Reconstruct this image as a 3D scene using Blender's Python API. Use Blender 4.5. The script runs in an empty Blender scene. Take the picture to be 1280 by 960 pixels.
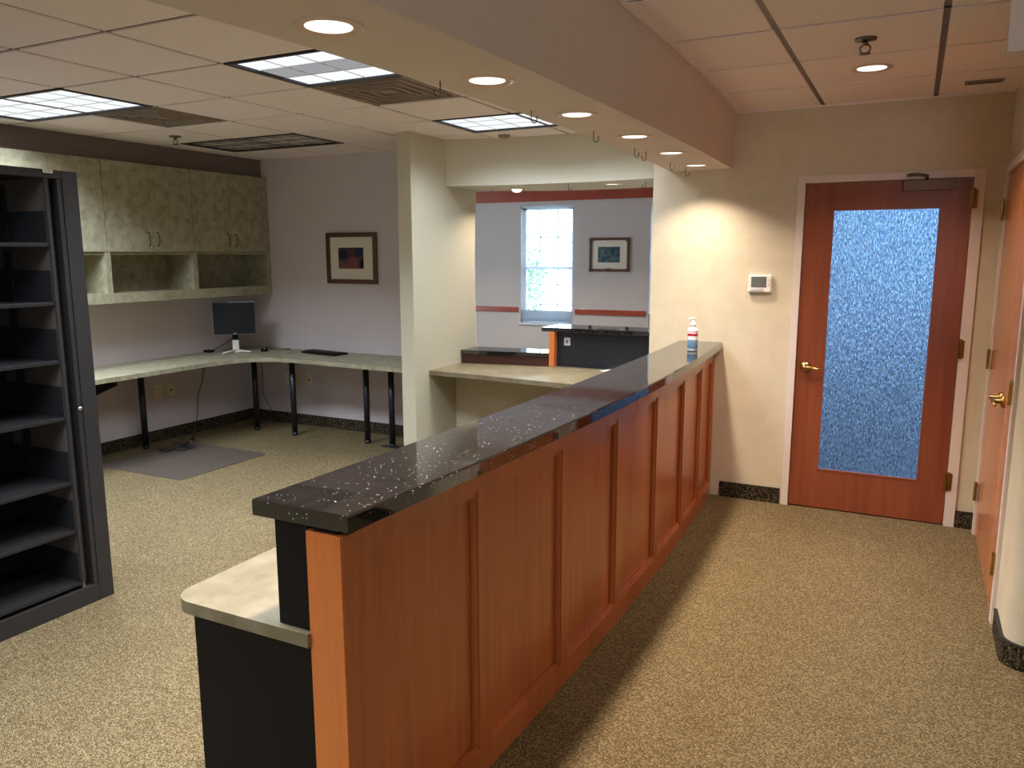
import bpy, bmesh, math, random
from mathutils import Vector, Matrix
random.seed(7)
S = bpy.context.scene
COL = S.collection

# ------------------------------------------------------------------ camera, world, exposure
CAM_H = 1.667
yaw, pitch, roll = -0.46917508, 0.16445469, -0.00193676
cyw, syw, cp, sp = math.cos(yaw), math.sin(yaw), math.cos(pitch), math.sin(pitch)
fwd = Vector((syw * cp, cyw * cp, -sp)); rgt = Vector((cyw, -syw, 0)); upv = rgt.cross(fwd)
cr, sr = math.cos(roll), math.sin(roll)
r2 = cr * rgt + sr * upv; u2 = -sr * rgt + cr * upv
cam_d = bpy.data.cameras.new('camera'); cam = bpy.data.objects.new('camera', cam_d); COL.objects.link(cam)
cam.matrix_world = Matrix(((r2.x, u2.x, -fwd.x, 0), (r2.y, u2.y, -fwd.y, 0), (r2.z, u2.z, -fwd.z, CAM_H), (0, 0, 0, 1)))
cam_d.sensor_width = 36; cam_d.lens = 981.6137 / 1280 * 36; cam_d.clip_start = 0.02; cam_d.clip_end = 300
S.camera = cam

W = bpy.data.worlds.new('world'); S.world = W; W.use_nodes = True
WN = W.node_tree.nodes; WL = W.node_tree.links
bgn = WN['Background']; bgn.inputs['Color'].default_value = (0.70, 0.87, 1.0, 1); bgn.inputs['Strength'].default_value = 6.2

sun_d = bpy.data.lights.new('sun', 'SUN'); sun_d.energy = 8.0; sun_d.angle = 0.02; sun_d.color = (1.0, 0.95, 0.88)
sun = bpy.data.objects.new('sun', sun_d); COL.objects.link(sun); sun.location = (12, 14, 16); sun.rotation_euler = Vector((-0.75, -0.06, -1.0)).to_track_quat('-Z', 'Y').to_euler()
S.view_settings.view_transform = 'Standard'; S.view_settings.look = 'None'
S.view_settings.exposure = 0.90; S.view_settings.gamma = 1.0; S.view_settings.use_curve_mapping = False
S.cycles.use_denoising = True
S.cycles.max_bounces = 10; S.cycles.diffuse_bounces = 6; S.cycles.glossy_bounces = 4; S.cycles.transmission_bounces = 8
S.cycles.sample_clamp_indirect = 6.0
S.cycles.caustics_reflective = False; S.cycles.caustics_refractive = False

P_TROFFER = 36.0      # watts of one lit ceiling troffer
P_CAN = 6.6           # watts of one recessed can over the counter
P_HALL = 7.0          # watts of one recessed can in the hall
P_LOBBY = 18.0
P_UNSEEN = 0.4        # watts of the cans behind the viewpoint
COOL = (0.79, 0.90, 1.0); WARM = (1.0, 0.85, 0.68); WARMH = (1.0, 0.82, 0.64)

# ------------------------------------------------------------------ main dimensions
CZ = 2.558            # ceiling height
XL, XR = -5.98, 0.44  # office left wall, hall right wall
YB, YD = 5.87, 5.366  # office back wall, door wall
GX, GY, TS = -3.0063, 2.2762, 0.6096   # ceiling grid origin and pitch
YMIN, XMAX = -3.0, 3.0

# ------------------------------------------------------------------ materials
def nt(name):
    m = bpy.data.materials.new(name); m.use_nodes = True
    return m, m.node_tree.nodes, m.node_tree.links, m.node_tree.nodes['Principled BSDF']
def rgba(c): return (c[0], c[1], c[2], 1)
def srgb(r, g, b):
    f = lambda v: (v / 255 / 12.92) if v / 255 <= 0.04045 else ((v / 255 + 0.055) / 1.055) ** 2.4
    return (f(r), f(g), f(b))
def plain(name, c, rough=0.5, metal=0.0, spec=0.5, coat=0.0):
    m, N, L, b = nt(name)
    b.inputs['Base Color'].default_value = rgba(c); b.inputs['Roughness'].default_value = rough
    b.inputs['Metallic'].default_value = metal; b.inputs['Specular IOR Level'].default_value = spec
    b.inputs['Coat Weight'].default_value = coat; b.inputs['Coat Roughness'].default_value = 0.12
    return m
def ramp(N, stops):
    r = N.new('ShaderNodeValToRGB'); e = r.color_ramp.elements
    e[0].position, e[0].color = stops[0][0], rgba(stops[0][1]); e[1].position, e[1].color = stops[-1][0], rgba(stops[-1][1])
    for p, c in stops[1:-1]:
        k = e.new(p); k.color = rgba(c)
    return r
def coords(N, L, scale=(1, 1, 1), rot=(0, 0, 0), loc=(0, 0, 0)):
    t = N.new('ShaderNodeTexCoord'); mp = N.new('ShaderNodeMapping')
    mp.inputs['Scale'].default_value = scale; mp.inputs['Rotation'].default_value = rot; mp.inputs['Location'].default_value = loc
    L.new(t.outputs['Object'], mp.inputs['Vector']); return mp.outputs['Vector']
def noise(N, L, vec, scale, detail=4, rough=0.55, dist=0.0):
    n = N.new('ShaderNodeTexNoise'); n.inputs['Scale'].default_value = scale; n.inputs['Detail'].default_value = detail
    n.inputs['Roughness'].default_value = rough; n.inputs['Distortion'].default_value = dist
    L.new(vec, n.inputs['Vector']); return n.outputs['Fac']
def bump(N, L, b, h, strength, distance):
    k = N.new('ShaderNodeBump'); k.inputs['Strength'].default_value = strength; k.inputs['Distance'].default_value = distance
    L.new(h, k.inputs['Height']); L.new(k.outputs['Normal'], b.inputs['Normal']); return k
def mottled(name, stops, scale, rough=0.5, detail=5, sc=(1, 1, 1), bumps=None, spec=0.5, coat=0.0, dist=0.0):
    m, N, L, b = nt(name); v = coords(N, L, sc); f = noise(N, L, v, scale, detail, 0.6, dist); r = ramp(N, stops)
    L.new(f, r.inputs['Fac']); L.new(r.outputs['Color'], b.inputs['Base Color'])
    b.inputs['Roughness'].default_value = rough; b.inputs['Specular IOR Level'].default_value = spec
    b.inputs['Coat Weight'].default_value = coat; b.inputs['Coat Roughness'].default_value = 0.15
    if bumps:
        h = noise(N, L, coords(N, L, bumps[3] if len(bumps) > 3 else (1, 1, 1)), bumps[0], 3, 0.6); bump(N, L, b, h, bumps[1], bumps[2])
    return m
def carpet(name, dark, mid, light, scale=95.0):
    m, N, L, b = nt(name)
    v = coords(N, L, (1.0, 1.55, 1.0), (0, 0, 0.62))
    vo = N.new('ShaderNodeTexVoronoi'); vo.inputs['Scale'].default_value = scale; vo.inputs['Randomness'].default_value = 0.5
    L.new(v, vo.inputs['Vector'])
    sep = N.new('ShaderNodeSeparateColor'); L.new(vo.outputs['Color'], sep.inputs['Color'])
    big = noise(N, L, coords(N, L), 3.0, 3)
    ad = N.new('ShaderNodeMath'); ad.operation = 'MULTIPLY_ADD'; L.new(big, ad.inputs[0]); ad.inputs[1].default_value = 0.35; ad.inputs[2].default_value = -0.17
    ad2 = N.new('ShaderNodeMath'); ad2.operation = 'ADD'; L.new(sep.outputs['Red'], ad2.inputs[0]); L.new(ad.outputs[0], ad2.inputs[1])
    r = ramp(N, [(0.0, dark), (0.22, dark), (0.5, mid), (1.0, light)]); L.new(ad2.outputs[0], r.inputs['Fac'])
    gap = N.new('ShaderNodeMapRange'); L.new(vo.outputs['Distance'], gap.inputs['Value'])
    gap.inputs['From Min'].default_value = 0.22; gap.inputs['From Max'].default_value = 0.62; gap.inputs['To Min'].default_value = 1.0; gap.inputs['To Max'].default_value = 0.30
    mx = N.new('ShaderNodeMix'); mx.data_type = 'RGBA'; mx.blend_type = 'MULTIPLY'; mx.inputs['Factor'].default_value = 1.0
    L.new(r.outputs['Color'], mx.inputs[6]); L.new(gap.outputs[0], mx.inputs[7]); L.new(mx.outputs[2], b.inputs['Base Color'])
    b.inputs['Roughness'].default_value = 0.95; b.inputs['Specular IOR Level'].default_value = 0.1
    inv = N.new('ShaderNodeMath'); inv.operation = 'SUBTRACT'; inv.inputs[0].default_value = 1.0; L.new(vo.outputs['Distance'], inv.inputs[1])
    bump(N, L, b, inv.outputs[0], 0.6, 0.004)
    return m
def wood(name, c1, c2, c3, rough=0.32, coat=0.25, grain=(26, 26, 1.1), seed=0.0):
    m, N, L, b = nt(name); v = coords(N, L, grain, (0, 0, 0), (seed, seed * 1.7, seed * 0.3))
    f = noise(N, L, v, 1.0, 6, 0.6, 0.35)
    v2 = coords(N, L, (1.6, 1.6, 0.35), (0, 0, 0), (seed * 2, seed, 0)); g = noise(N, L, v2, 2.0, 2, 0.5)
    mixv = N.new('ShaderNodeMath'); mixv.operation = 'MULTIPLY_ADD'; L.new(f, mixv.inputs[0]); mixv.inputs[1].default_value = 0.55
    gm = N.new('ShaderNodeMath'); gm.operation = 'MULTIPLY'; L.new(g, gm.inputs[0]); gm.inputs[1].default_value = 0.45
    L.new(gm.outputs[0], mixv.inputs[2])
    r = ramp(N, [(0.3, c1), (0.5, c2), (0.72, c3)]); L.new(mixv.outputs[0], r.inputs['Fac']); L.new(r.outputs['Color'], b.inputs['Base Color'])
    b.inputs['Roughness'].default_value = rough; b.inputs['Coat Weight'].default_value = coat; b.inputs['Coat Roughness'].default_value = 0.12
    bump(N, L, b, f, 0.05, 0.002)
    return m
def emit(name, c, s):
    m = bpy.data.materials.new(name); m.use_nodes = True; N = m.node_tree.nodes; L = m.node_tree.links
    N.remove(N['Principled BSDF']); e = N.new('ShaderNodeEmission'); e.inputs['Color'].default_value = rgba(c); e.inputs['Strength'].default_value = s
    L.new(e.outputs[0], N['Material Output'].inputs['Surface']); return m

M = {}
M['cream'] = mottled('cream_wall_vinyl', [(0.3, srgb(206, 193, 168)), (0.7, srgb(216, 203, 178))], 9, 0.7, bumps=(160, 0.25, 0.002, (1, 1, 0.35)))
M['soffit'] = mottled('soffit_paint', [(0.3, srgb(210, 197, 188)), (0.7, srgb(216, 203, 194))], 2, 0.8, bumps=(240, 0.08, 0.001))
M['office'] = mottled('office_wall_paint', [(0.3, srgb(206, 194, 196)), (0.7, srgb(212, 200, 202))], 2, 0.75, bumps=(240, 0.08, 0.001))
M['stub'] = mottled('woven_wall_covering', [(0.3, srgb(182, 174, 150)), (0.5, srgb(194, 187, 164)), (0.7, srgb(206, 199, 178))], 150, 0.75, detail=3, sc=(1, 1, 0.6), bumps=(140, 0.3, 0.002))
M['bulkhead'] = plain('bulkhead_shaded_paint', srgb(118, 104, 98), 0.8)  # darkened tone carries the shade close under the ceiling
M['header'] = mottled('header_paint', [(0.3, srgb(208, 202, 184)), (0.7, srgb(214, 208, 190))], 2, 0.8)
M['lobby'] = mottled('lobby_wall_paint', [(0.3, srgb(196, 190, 188)), (0.7, srgb(202, 196, 194))], 2, 0.8)
M['tile'] = mottled('acoustic_tile', [(0.35, srgb(240, 229, 228)), (0.65, srgb(249, 239, 238))], 60, 0.9, detail=6, bumps=(130, 0.5, 0.004), spec=0.1)
M['grid'] = plain('ceiling_grid_metal', srgb(120, 104, 95), 0.5)  # darkened to deepen the shadow lines in the recessed joints
M['trim'] = plain('painted_trim', srgb(226, 212, 204), 0.35)
M['carpet'] = carpet('loop_carpet', srgb(120, 102, 72), srgb(140, 122, 90), srgb(164, 145, 110), 128)
M['base'] = carpet('carpet_base', srgb(46, 38, 30), srgb(92, 80, 62), srgb(122, 108, 84), 110)
M['edge'] = plain('carpet_binding', srgb(40, 36, 34), 0.8)
M['granite'], N, L, b = nt('black_granite')
v = coords(N, L); vo = N.new('ShaderNodeTexVoronoi'); vo.inputs['Scale'].default_value = 165; L.new(v, vo.inputs['Vector'])
sepc = N.new('ShaderNodeSeparateColor'); L.new(vo.outputs['Color'], sepc.inputs['Color'])
th = N.new('ShaderNodeMath'); th.operation = 'GREATER_THAN'; th.inputs[1].default_value = 0.925; L.new(sepc.outputs['Red'], th.inputs[0])
ds = N.new('ShaderNodeMath'); ds.operation = 'LESS_THAN'; ds.inputs[1].default_value = 0.26; L.new(vo.outputs['Distance'], ds.inputs[0])
mu = N.new('ShaderNodeMath'); mu.operation = 'MULTIPLY'; L.new(th.outputs[0], mu.inputs[0]); L.new(ds.outputs[0], mu.inputs[1])
nf = noise(N, L, coords(N, L), 170, 3); rp = ramp(N, [(0.35, (0.006, 0.005, 0.006)), (0.62, (0.016, 0.014, 0.014)), (0.8, (0.04, 0.035, 0.034))]); L.new(nf, rp.inputs['Fac'])
mx = N.new('ShaderNodeMix'); mx.data_type = 'RGBA'; L.new(mu.outputs[0], mx.inputs['Factor']); L.new(rp.outputs['Color'], mx.inputs[6]); mx.inputs[7].default_value = (0.75, 0.7, 0.7, 1)
L.new(mx.outputs[2], b.inputs['Base Color']); b.inputs['Roughness'].default_value = 0.045; b.inputs['IOR'].default_value = 1.95
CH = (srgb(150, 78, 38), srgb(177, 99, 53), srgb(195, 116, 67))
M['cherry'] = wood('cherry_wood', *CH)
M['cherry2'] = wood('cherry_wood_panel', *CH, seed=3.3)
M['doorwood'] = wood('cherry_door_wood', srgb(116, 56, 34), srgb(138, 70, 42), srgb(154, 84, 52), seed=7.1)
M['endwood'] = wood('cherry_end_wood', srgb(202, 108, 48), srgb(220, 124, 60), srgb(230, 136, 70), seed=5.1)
M['railwood'] = wood('cherry_rail_wood', srgb(134, 50, 30), srgb(156, 64, 40), srgb(170, 76, 48), grain=(1.0, 26, 26), seed=2.0)
M['closet'] = wood('closet_door_wood', srgb(176, 104, 62), srgb(198, 122, 76), srgb(212, 138, 92), rough=0.25, seed=9.0)
M['black'] = plain('black_laminate', (0.0075, 0.006, 0.0055), 0.6, 0.0, 0.2)
M['blackblue'] = plain('dark_laminate', (0.013, 0.015, 0.022), 0.35)
M['steel'] = plain('charcoal_painted_steel', srgb(46, 43, 43), 0.5, 0.0, 0.35)
M['steel_in'] = plain('shelf_inside_steel', srgb(36, 34, 35), 0.5, 0.0, 0.35)
M['liner'] = plain('taupe_liner', srgb(86, 76, 71), 0.7)
M['dark'] = plain('dark_pocket', (0.012, 0.012, 0.014), 0.6)
M['laminate'] = mottled('grey_green_laminate', [(0.25, srgb(126, 120, 94)), (0.45, srgb(156, 150, 124)), (0.6, srgb(170, 164, 140)), (0.8, srgb(190, 184, 160))], 15, 0.45, detail=8)
M['beige'] = mottled('beige_laminate', [(0.28, srgb(108, 96, 72)), (0.5, srgb(127, 115, 90)), (0.72, srgb(146, 134, 112))], 11, 0.4, detail=8)
M['cubby'] = M['laminate']
M['brass'] = plain('polished_brass', srgb(206, 170, 104), 0.22, 1.0)
M['bronze'] = plain('aged_brass', srgb(150, 112, 66), 0.35, 1.0)
M['chrome'] = plain('chrome', (0.75, 0.75, 0.76), 0.15, 1.0)
M['pewter'] = plain('dark_nickel', srgb(110, 100, 86), 0.3, 1.0)
M['white'] = plain('white_plastic', srgb(232, 226, 218), 0.4)
M['silver'] = plain('silver_plastic', srgb(200, 200, 204), 0.35, 0.2)
M['plate'] = plain('beige_outlet_plate', srgb(232, 218, 186), 0.4)
M['holes'] = plain('outlet_slots', (0.03, 0.03, 0.03), 0.6)
M['legs'] = plain('black_table_leg', srgb(26, 27, 34), 0.35)
M['screen'] = plain('dark_screen', (0.010, 0.011, 0.014), 0.35, 0.0, 0.25)
M['cord'] = plain('black_cord', (0.01, 0.01, 0.01), 0.5)
M['mat'] = plain('taupe_chair_mat', srgb(90, 79, 71), 0.34)
M['vent'] = mottled('grey_vent_metal', [(0.3, srgb(138, 124, 110)), (0.7, srgb(160, 146, 132))], 6, 0.6)
M['louver'] = plain('louver_metal', srgb(246, 246, 248), 0.4)
M['lens'] = emit('lit_lens', (0.93, 0.96, 1.0), 0.56)
M['lens_dim'] = emit('dim_lens', (0.95, 0.97, 1.0), 0.19)
M['lens_off'] = mottled('unlit_lens', [(0.35, srgb(120, 112, 104)), (0.65, srgb(160, 152, 144))], 8, 0.35)
M['frame'] = plain('fixture_frame', (0.03, 0.028, 0.03), 0.5)
M['bulb'] = emit('warm_bulb', (1.0, 0.86, 0.72), 0.95)
M['cone'] = plain('can_reflector', srgb(236, 220, 200), 0.3)
M['canring'] = plain('can_trim_ring', srgb(220, 192, 172), 0.4)
M['mat_board'] = plain('mat_board', srgb(226, 218, 204), 0.8)
M['pframe'] = wood('picture_frame_wood', srgb(66, 38, 26), srgb(92, 54, 38), srgb(112, 70, 50), grain=(20, 20, 20))
M['pane'], N, L, b = nt('clear_glass'); b.inputs['Transmission Weight'].default_value = 1.0; b.inputs['Roughness'].default_value = 0.0; b.inputs['IOR'].default_value = 1.03; tr = N.new('ShaderNodeBsdfTransparent'); tr.inputs['Color'].default_value = (0.94, 0.98, 1, 1); gl = N.new('ShaderNodeBsdfGlossy'); gl.inputs['Roughness'].default_value = 0.02
mxs = N.new('ShaderNodeMixShader'); mxs.inputs['Fac'].default_value = 0.06; L.new(tr.outputs[0], mxs.inputs[1]); L.new(gl.outputs[0], mxs.inputs[2]); L.new(mxs.outputs[0], N['Material Output'].inputs['Surface'])
M['winframe'] = plain('window_vinyl', srgb(222, 228, 236), 0.4)
M['blind'] = plain('blind_slat_vinyl', srgb(226, 228, 232), 0.45)
for m_, fac in ((M['blind'], 0.6), (M['winframe'], 0.10)):
    N = m_.node_tree.nodes; L = m_.node_tree.links; tr = N.new('ShaderNodeBsdfTranslucent'); tr.inputs['Color'].default_value = (0.86, 0.92, 0.97, 1)
    mxs = N.new('ShaderNodeMixShader'); mxs.inputs['Fac'].default_value = fac; L.new(N['Principled BSDF'].outputs[0], mxs.inputs[1]); L.new(tr.outputs[0], mxs.inputs[2]); L.new(mxs.outputs[0], N['Material Output'].inputs['Surface'])
M['leaf'] = mottled('leaf_green', [(0.3, (0.10, 0.20, 0.12)), (0.7, (0.2, 0.34, 0.2))], 3, 0.6)
M['bark'] = plain('bark', (0.09, 0.06, 0.04), 0.9)
M['lot'] = mottled('outside_light_ground', [(0.3, (0.40, 0.40, 0.38)), (0.7, (0.5, 0.5, 0.47))], 1, 0.9)
M['pave'] = mottled('outside_paving_shaded', [(0.3, (0.20, 0.18, 0.19)), (0.7, (0.27, 0.25, 0.26))], 5, 0.9)  # darker than the far ground, standing in for the building's shade
M['paper'] = plain('white_paper', srgb(240, 238, 232), 0.7)
M['red'] = plain('label_red', srgb(170, 40, 48), 0.5)
M['blue'] = plain('label_blue', srgb(96, 128, 160), 0.5)
M['ink'] = plain('label_ink', srgb(70, 64, 60), 0.6)
M['bottle'] = plain('bottle_plastic', srgb(226, 230, 232), 0.25)
M['lcd'] = plain('grey_lcd', srgb(104, 108, 104), 0.25)
M['closer'] = plain('closer_bronze_paint', srgb(120, 96, 74), 0.45)
M['ledgefront'] = wood('dark_ledge_wood', srgb(52, 24, 18), srgb(66, 32, 24), srgb(80, 40, 30), grain=(1.0, 26, 26))

# textured door glass
M['doorglass'], N, L, b = nt('textured_glass')
b.inputs['Transmission Weight'].default_value = 1.0; b.inputs['Roughness'].default_value = 0.16; b.inputs['IOR'].default_value = 1.25
gn = noise(N, L, coords(N, L, (1, 1, 0.33), (0, 0, 0), (3, 1, 2)), 135, 3, 0.7); gr = ramp(N, [(0.36, (0.008, 0.018, 0.040)), (0.5, (0.030, 0.053, 0.090)), (0.64, (0.085, 0.125, 0.175))]); L.new(gn, gr.inputs['Fac']); L.new(gr.outputs['Color'], b.inputs['Base Color'])  # tint noise paints the light and dark that relief glass would refract
h = noise(N, L, coords(N, L, (1, 1, 0.30)), 150, 2, 0.6); bump(N, L, b, h, 1.0, 0.014)

# picture prints
def blob(N, L, vec, cx, cz, r):
    s = N.new('ShaderNodeVectorMath'); s.operation = 'SUBTRACT'; L.new(vec, s.inputs[0]); s.inputs[1].default_value = (cx, 0, cz)
    sc = N.new('ShaderNodeVectorMath'); sc.operation = 'MULTIPLY'; L.new(s.outputs[0], sc.inputs[0]); sc.inputs[1].default_value = (1, 0, 1)
    ln = N.new('ShaderNodeVectorMath'); ln.operation = 'LENGTH'; L.new(sc.outputs[0], ln.inputs[0])
    mr = N.new('ShaderNodeMapRange'); L.new(ln.outputs['Value'], mr.inputs['Value'])
    mr.inputs['From Min'].default_value = r * 0.75; mr.inputs['From Max'].default_value = r * 1.1; mr.inputs['To Min'].default_value = 1; mr.inputs['To Max'].default_value = 0
    return mr.outputs[0]
def print_mat(name, ground, blobs):
    m, N, L, b = nt(name); v = coords(N, L); n = noise(N, L, v, 14, 5)
    r = ramp(N, ground); L.new(n, r.inputs['Fac']); cur = r.outputs['Color']
    for cx, cz, rad, c in blobs:
        mx = N.new('ShaderNodeMix'); mx.data_type = 'RGBA'; L.new(blob(N, L, v, cx, cz, rad), mx.inputs['Factor'])
        L.new(cur, mx.inputs[6]); mx.inputs[7].default_value = rgba(c); cur = mx.outputs[2]
    L.new(cur, b.inputs['Base Color']); b.inputs['Roughness'].default_value = 0.15
    return m
M['print_office'] = print_mat('flower_print', [(0.3, srgb(34, 32, 42)), (0.55, srgb(70, 56, 58)), (0.8, srgb(96, 74, 66))],
    [(-0.11, 0.28, 0.085, srgb(104, 78, 74)), (0.08, 0.29, 0.09, srgb(92, 72, 76)), (-0.095, 0.27, 0.06, srgb(36, 38, 66)), (0.085, 0.295, 0.062, srgb(42, 44, 78)),
     (0.015, 0.175, 0.075, srgb(128, 78, 84)), (-0.115, 0.15, 0.065, srgb(118, 80, 78)), (0.135, 0.18, 0.05, srgb(34, 38, 56))])
M['print_lobby'] = print_mat('garden_print', [(0.3, srgb(24, 44, 62)), (0.5, srgb(54, 84, 96)), (0.75, srgb(120, 140, 136))], [])

# ------------------------------------------------------------------ mesh helpers
ORG = {}
class MB:
    """collects shapes in world coordinates, then links them as one mesh object"""
    def __init__(self): self.v = []; self.f = []; self.smooth = []
    def add(self, vs, fs, smooth=False):
        o = len(self.v); self.v += [Vector(p) for p in vs]; self.f += [tuple(i + o for i in f) for f in fs]; self.smooth += [smooth] * len(fs); return self
    def box(self, x0, x1, y0, y1, z0, z1, bev=0.0, mat=None):
        bm = bmesh.new(); bmesh.ops.create_cube(bm, size=1.0)
        for q in bm.verts: q.co = Vector(((x0 + x1) / 2 + q.co.x * (x1 - x0), (y0 + y1) / 2 + q.co.y * (y1 - y0), (z0 + z1) / 2 + q.co.z * (z1 - z0)))
        if bev > 0: bmesh.ops.bevel(bm, geom=bm.edges[:], offset=bev, segments=2, affect='EDGES', profile=0.5)
        return self.take(bm, mat)
    def take(self, bm, mat=None, smooth=False):
        bm.verts.index_update(); bm.normal_update()
        vs = [(mat @ q.co if mat else q.co.copy()) for q in bm.verts]; fs = [[q.index for q in f.verts] for f in bm.faces]; bm.free()
        return self.add(vs, fs, smooth)
    def prism(self, poly, z0, z1, z1poly=None, smooth=False):
        """polygon (counter-clockwise, x y) extruded from z0 to z1"""
        n = len(poly); top = z1poly or poly
        vs = [(p[0], p[1], z0) for p in poly] + [(p[0], p[1], z1) for p in top]
        fs = [tuple(range(n - 1, -1, -1)), tuple(range(n, 2 * n))] + [(i, (i + 1) % n, n + (i + 1) % n, n + i) for i in range(n)]
        return self.add(vs, fs)
    def strip(self, lo, hi, z0, z1, zf=None):
        """thick curved slab between two matching x y polylines"""
        n = len(lo); vs = []
        for a, c in zip(lo, hi): vs += [(a[0], a[1], z0), (c[0], c[1], z0), (c[0], c[1], z1), (a[0], a[1], z1)]
        fs = []
        for i in range(n - 1):
            p, q = 4 * i, 4 * i + 4
            for k in range(4): fs.append((p + k, p + (k + 1) % 4, q + (k + 1) % 4, q + k))
        fs += [(3, 2, 1, 0), (4 * n - 4, 4 * n - 3, 4 * n - 2, 4 * n - 1)]
        return self.add(vs, fs)
    def lathe(self, cx, cy, prof, seg=24, mat=None, smooth=True):
        vs = []; fs = []; n = len(prof)
        for k in range(seg):
            a = 2 * math.pi * k / seg
            for r, z in prof: vs.append(Vector((r * math.cos(a), r * math.sin(a), z)))
        for k in range(seg):
            for i in range(n - 1):
                a, b2 = k * n + i, ((k + 1) % seg) * n + i
                fs.append((a, b2, b2 + 1, a + 1))
        if prof[0][0] > 1e-6: fs.append(tuple(((seg - 1 - k) * n) for k in range(seg)))
        if prof[-1][0] > 1e-6: fs.append(tuple(k * n + n - 1 for k in range(seg)))
        T = Matrix.Translation((cx, cy, 0)) if mat is None else mat
        return self.add([T @ p for p in vs], fs, smooth)
    def tube(self, pts, r, seg=8, caps=True):
        pts = [Vector(p) for p in pts]; vs = []; fs = []; n = len(pts); prev = None
        for i, p in enumerate(pts):
            d = (pts[min(i + 1, n - 1)] - pts[max(i - 1, 0)]).normalized()
            a = prev if prev is not None else (Vector((0, 0, 1)) if abs(d.z) < 0.9 else Vector((1, 0, 0)))
            u = (a - d * a.dot(d)).normalized(); prev = u; w = d.cross(u)
            rr = r[i] if isinstance(r, (list, tuple)) else r
            for k in range(seg):
                t = 2 * math.pi * k / seg; vs.append(p + (u * math.cos(t) + w * math.sin(t)) * rr)
        for i in range(n - 1):
            for k in range(seg): fs.append((i * seg + k, i * seg + (k + 1) % seg, (i + 1) * seg + (k + 1) % seg, (i + 1) * seg + k))
        if caps: fs += [tuple(range(seg - 1, -1, -1)), tuple((n - 1) * seg + k for k in range(seg))]
        return self.add(vs, fs, True)
    def build(self, name, mat, parent=None, label=None, cat=None, group=None, kind=None, origin=None):
        if parent is not None: o0 = ORG[parent.name]
        elif origin is not None: o0 = Vector(origin)
        else:
            xs = [p.x for p in self.v]; ys = [p.y for p in self.v]; zs = [p.z for p in self.v]
            o0 = Vector(((min(xs) + max(xs)) / 2, (min(ys) + max(ys)) / 2, min(zs)))
        me = bpy.data.meshes.new(name); me.from_pydata([tuple(p - o0) for p in self.v], [], self.f)
        me.polygons.foreach_set('use_smooth', self.smooth); me.update()
        bm = bmesh.new(); bm.from_mesh(me); bmesh.ops.recalc_face_normals(bm, faces=bm.faces); bm.to_mesh(me); bm.free()
        me.materials.append(M[mat]); o = bpy.data.objects.new(name, me); COL.objects.link(o)
        if parent is not None: o.parent = parent
        else: o.location = o0
        ORG[o.name] = o0
        tag(o, label, cat, group, kind); return o
def tag(o, label=None, cat=None, group=None, kind=None):
    if label: o['label'] = label
    if cat: o['category'] = cat
    if group: o['group'] = group
    if kind: o['kind'] = kind
def thing(name, loc, label, cat, group=None):
    o = bpy.data.objects.new(name, None); COL.objects.link(o); o.location = loc; o.empty_display_size = 0.1
    ORG[o.name] = Vector(loc); tag(o, label, cat, group); return o
def struct(mb, name, mat, label=None, parent=None):
    return mb.build(name, mat, parent, label=label, kind=None if parent else 'structure', cat=None)
def lamp(name, loc, shape, sx, sy, power, color, spread, parent):
    d = bpy.data.lights.new(name, 'AREA'); d.shape = shape; d.size = sx; d.size_y = sy; d.energy = power; d.color = color; d.spread = math.radians(spread)
    o = bpy.data.objects.new(name, d); COL.objects.link(o); o.parent = parent
    o.location = Vector(loc) - ORG[parent.name]; return o
def smoothline(pts, n=8):
    """Catmull-Rom through the points"""
    P = [Vector(p) for p in pts]; P = [2 * P[0] - P[1]] + P + [2 * P[-1] - P[-2]]; out = []
    for i in range(1, len(P) - 2):
        for k in range(n):
            t = k / n; a, b2, c, d = P[i - 1:i + 3]
            out.append(0.5 * ((2 * b2) + (c - a) * t + (2 * a - 5 * b2 + 4 * c - d) * t * t + (3 * b2 - a - 3 * c + d) * t ** 3))
    out.append(P[-2]); return out

def arc(y, end, bulge): return end + bulge * (1 - ((y - 3.37) / 2.0) ** 2)

# ------------------------------------------------------------------ the setting
fl = MB().box(XL - 0.2, XMAX + 0.2, YMIN - 0.2, 5.9, -0.12, 0.0).box(-7.75, -1.5, 5.9, 10.76, -0.12, 0.0)
struct(fl, 'floor', 'carpet')

# walls
struct(MB().box(XL - 0.12, XL, YMIN, YB + 0.13, 0, CZ + 0.1), 'wall_left', 'office')
struct(MB().box(XL, -3.507, YB, YB + 0.13, 0, CZ + 0.1), 'wall_back', 'office')
mb = MB().box(XL - 0.12, 1.0, YMIN - 0.12, YMIN, 0, CZ + 0.1).box(2.2, XMAX + 0.12, YMIN - 0.12, YMIN, 0, CZ + 0.1).box(1.0, 2.2, YMIN - 0.12, YMIN, 0, 0.9).box(1.0, 2.2, YMIN - 0.12, YMIN, 2.0, CZ + 0.1)
struct(mb, 'wall_rear', 'cream')
def portal(name, loc, rot, sx, sy):
    d = bpy.data.lights.new(name, 'AREA'); d.shape = 'RECTANGLE'; d.size = sx; d.size_y = sy; d.cycles.is_portal = True
    o = bpy.data.objects.new(name, d); COL.objects.link(o); o.location = loc; o.rotation_euler = rot
portal('portal_rear', (1.6, YMIN - .06, 1.45), (math.radians(90), 0, 0), 1.2, 1.1)
portal('portal_lobby_left', (-7.66, 7.95, 1.5), (0, math.radians(-90), 0), 1.71, 1.3)
portal('portal_lobby_back', (-4.805, 10.86, 1.5), (math.radians(-90), 0, 0), .84, 1.71)
portal('portal_lobby_second', (-2.825, 10.86, 1.5), (math.radians(-90), 0, 0), .84, 1.71)
portal('portal_door', (-.18, YD + .2, 1.1), (math.radians(-90), 0, 0), .62, 1.7)
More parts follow.
